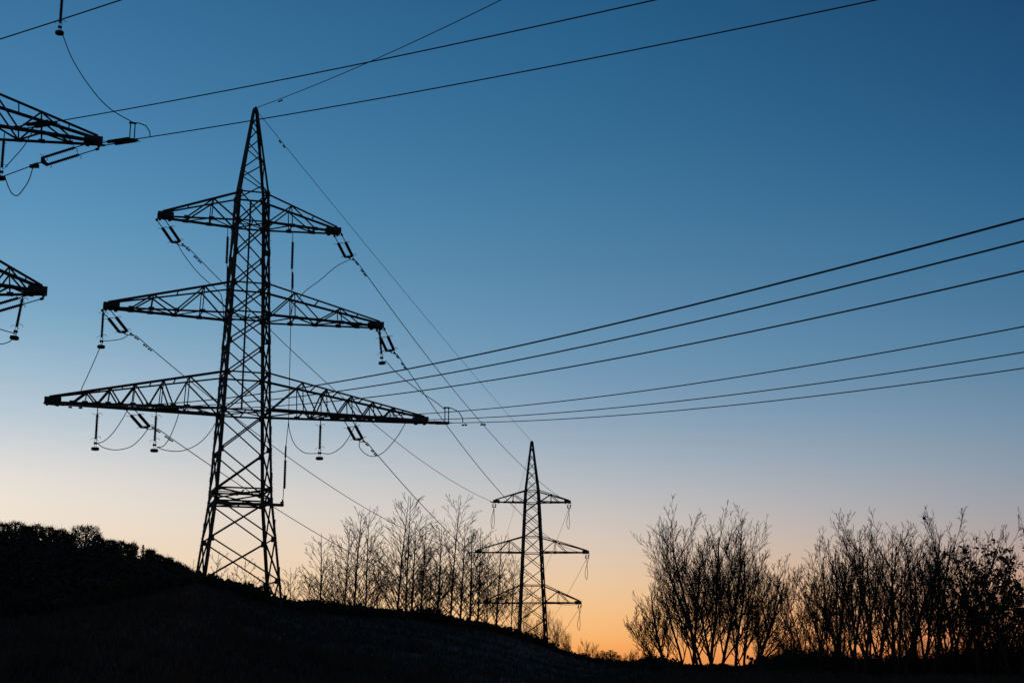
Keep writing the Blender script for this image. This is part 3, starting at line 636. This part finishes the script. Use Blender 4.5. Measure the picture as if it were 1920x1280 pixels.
hl = [(-30,44,975,0), (4,30,980,0), (28,34,978,0), (50,26,986,0), (66,30,984,0), (92,30,988,0), (112,26,992,0), (128,22,1000,0), (160,56,985,0), (184,22,1006,0), (206,30,1012,0), (226,26,1015,0), (246,24,1018,0), (267,24,1020,1), (280,20,1030,0), (296,24,1040,0), (314,24,1046,0), (330,22,1054,0), (346,20,1062,0), (357,18,1070,0)]
for i, (px, wpx, top, con) in enumerate(hl):
    lab = {8: 'single round tree standing proud of the left skyline', 13: 'pointed conifer breaking the left skyline'}.get(i, 'round dark tree, %s from left on the crest of the left hill' % ORD[i])
    round_tree('conifer' if con else 'round_tree', px, wpx, top, top+30, HD-3, 600+i, lab, 'trees on the left skyline', twigs=1500 if i == 8 else 800, conifer=bool(con))
# forest mass covering the hillside
b = MB(); rnd = random.Random(8)
for k in range(3000):
    az = rnd.uniform(paz(-700), paz(560)); r_ = rnd.uniform(185, 372); x, y = r_*math.sin(az), r_*math.cos(az); z = hill_z(x, y)
    if r_ > 335: h = rnd.uniform(.8, 2.0)*(.8+.35*math.sin(az*190))
    else: h = rnd.uniform(2, 4.2)
    w_ = h*rnd.uniform(.4, .6)
    for q in range(60):
        u = Vector((rnd.gauss(0,1), rnd.gauss(0,1), rnd.gauss(0,1))).normalized()
        b.quad(Vector((x,y,z+h*.5)) + Vector((u.x*w_, u.y*w_, u.z*h*.5)), u+Vector((0,0,.3)), rnd.uniform(.14, .3)*h/3, rnd)
tag(b.build('forest', M_LEAF), 'dark woodland covering the left hillside', 'forest', kind='stuff')

# undergrowth along the ridge
b = MB(); rnd = random.Random(9)
for k in range(5200):
    px = rnd.uniform(-150, 2050); D = interp(paz(px), AZ_D)*rnd.uniform(.97, 1.03); a = paz(px); x, y = D*math.sin(a), D*math.cos(a); z = ground_z(x, y)
    big = .35 + .5*max(0, math.sin(px*.045)*math.sin(px*.013+1)) + (.7 if px > 1430 else 0)*rnd.random() + (.25 if 600 < px < 1000 else 0)
    if px < 340: big *= 1.3
    h = big*rnd.uniform(.4, 1.3)*(.6+D/260)
    for q in range(7):
        p = Vector((x+rnd.gauss(0,.45), y+rnd.gauss(0,.4), z)); d = Vector((rnd.gauss(0,.28), rnd.gauss(0,.28), 1)); b.tube([p-Vector((0,0,.2)), p+d*h*rnd.uniform(.5,1)], [.035, .012], 3, cap=False)
        e = p+d*h*rnd.uniform(.2,.9); b.quad(e, Vector((rnd.gauss(0,1), rnd.gauss(0,1), rnd.gauss(0,1))), rnd.uniform(.06,.17)*(.7+D/260), rnd)
tag(b.build('undergrowth', M_UNDER), 'ragged weeds and low bushes along the dark ridge', 'undergrowth', kind='stuff')
# tangled brush at the foot of the right thicket
b = MB()
clumps = [(1462,7,1.1), (1492,22,1.9), (1530,18,1.5), (1575,24,1.4), (1630,25,1.2), (1700,30,1.5), (1760,25,1.7), (1820,28,2.2), (1870,25,2.8), (1920,30,3.0), (1980,40,3.0), (1440,12,.8)]
for k in range(8500):
    cx, cw, hh = clumps[rnd.randrange(len(clumps))]; px = rnd.gauss(cx, cw); Y = rnd.uniform(86, 106); x = U(px, 1250, Y).x; z = ground_z(x, Y); h = hh*rnd.uniform(.35, 1.25)*math.exp(-((px-cx)/cw)**2*.25)
    p = Vector((x, Y, z)); d = Vector((rnd.gauss(0,.45), rnd.gauss(0,.4), 1)).normalized(); m_ = p+d*h*.5+Vector((rnd.gauss(0,.12), 0, 0)); e = m_+Vector((rnd.gauss(0,.5), rnd.gauss(0,.4), 1)).normalized()*h*.5
    b.tube([p, m_, e], [.018, .014, .008], 3, cap=False)
    for q in range(3):
        a_ = m_.lerp(e, rnd.random()); b.tube([a_, a_+Vector((rnd.gauss(0,.25), rnd.gauss(0,.2), rnd.uniform(.1,.4)))], [.009,.007], 3, cap=False)
    b.quad(m_.lerp(e, rnd.random()), Vector((rnd.gauss(0,1), rnd.gauss(0,1), rnd.gauss(0,1))), rnd.uniform(.03,.06), rnd)
tag(b.build('brush', M_UNDER), 'tangled leafless brush under the thicket at the right', 'brush', kind='stuff')

# small spruces on the skyline
def spruce_mesh(seed, H):
    rnd = random.Random(seed); t = MB(); c = MB(); t.tube([(0,0,-.2), (0,0,H*.95)], [.06*H/2, .01], 5)
    n = 14
    for k in range(n):
        f = k/n; z = H*(.08+.9*f); r_ = H*.24*(1-f)**.8+.03
        for q in range(9):
            a = 6.28*q/9+rnd.uniform(-.3,.3); e = Vector((math.cos(a), math.sin(a), -.25))*r_*rnd.uniform(.75,1.15)
            for s in (.35,.7,1): c.quad(Vector((0,0,z))+e*s, Vector((rnd.gauss(0,.3), rnd.gauss(0,.3), 1)), H*.045, rnd)
            c.tube([(0,0,z), tuple(Vector((0,0,z))+e)], [.02*H/2,.008], 3, cap=False)
    return t.mesh('trunk', M_BARK), c.mesh('foliage', M_FIR)
SM = [spruce_mesh(i, 1.0) for i in range(3)]
sps = [(543,1126), (566,1128), (586,1131), (612,1135), (676,1143), (728,1142), (842,1155), (860,1160), (876,1157), (899,1165), (911,1160), (938,1175), (948,1172), (986,1184), (1120,1226), (1128,1219), (1136,1222), (1144,1218), (1152,1222), (1160,1228), (1170,1234), (1084,1229), (1062,1219), (1040,1208)]
for i, (px, top) in enumerate(sorted(sps)):
    a = paz(px); D = interp(a, AZ_D)*1.01; x, y = D*math.sin(a), D*math.cos(a); z = ground_z(x, y); H = CZ + D*ptan(px, top) - z + .3; H = max(H, .9)
    root = empty('spruce', (x, y, z-.15)); tag(root, 'small dark spruce, %s from left along the ridge line' % ORD[i], 'spruce', 'small spruces along the ridge')
    for nm, me in zip(('trunk', 'foliage'), SM[i % 3]):
        c = link_obj(nm, me, root); c.scale = (H*(2.0 if px > 1110 else 1.2), H*(2.0 if px > 1110 else 1.2), H)
# rough grass over the field in front of the ridge
b = MB(); rnd = random.Random(12)
for k in range(52000):
    a = paz(rnd.uniform(-150, 2070)); D = interp(a, AZ_D); r_ = D*rnd.uniform(.2, 1.0); x, y = r_*math.sin(a), r_*math.cos(a); z = gz2(x, y)
    h = rnd.uniform(.12, .38)*(1+.8*max(0, math.sin(x*.3)*math.sin(y*.21))); w_ = rnd.uniform(.02, .05)
    for q in range(2):
        p = Vector((x+rnd.gauss(0,.12), y+rnd.gauss(0,.12), z-.03)); an = rnd.uniform(0, 6.28); u = Vector((math.cos(an), math.sin(an), 0))*w_; e = p + Vector((rnd.gauss(0,.3)*h, rnd.gauss(0,.3)*h, h)); n_ = len(b.v)
        b.v += [tuple(p-u), tuple(p+u), tuple(e)]; b.f.append((n_, n_+1, n_+2))
tag(b.build('grass', M_GRASS), 'rough dark grass over the slope in the foreground', 'grass', kind='stuff')
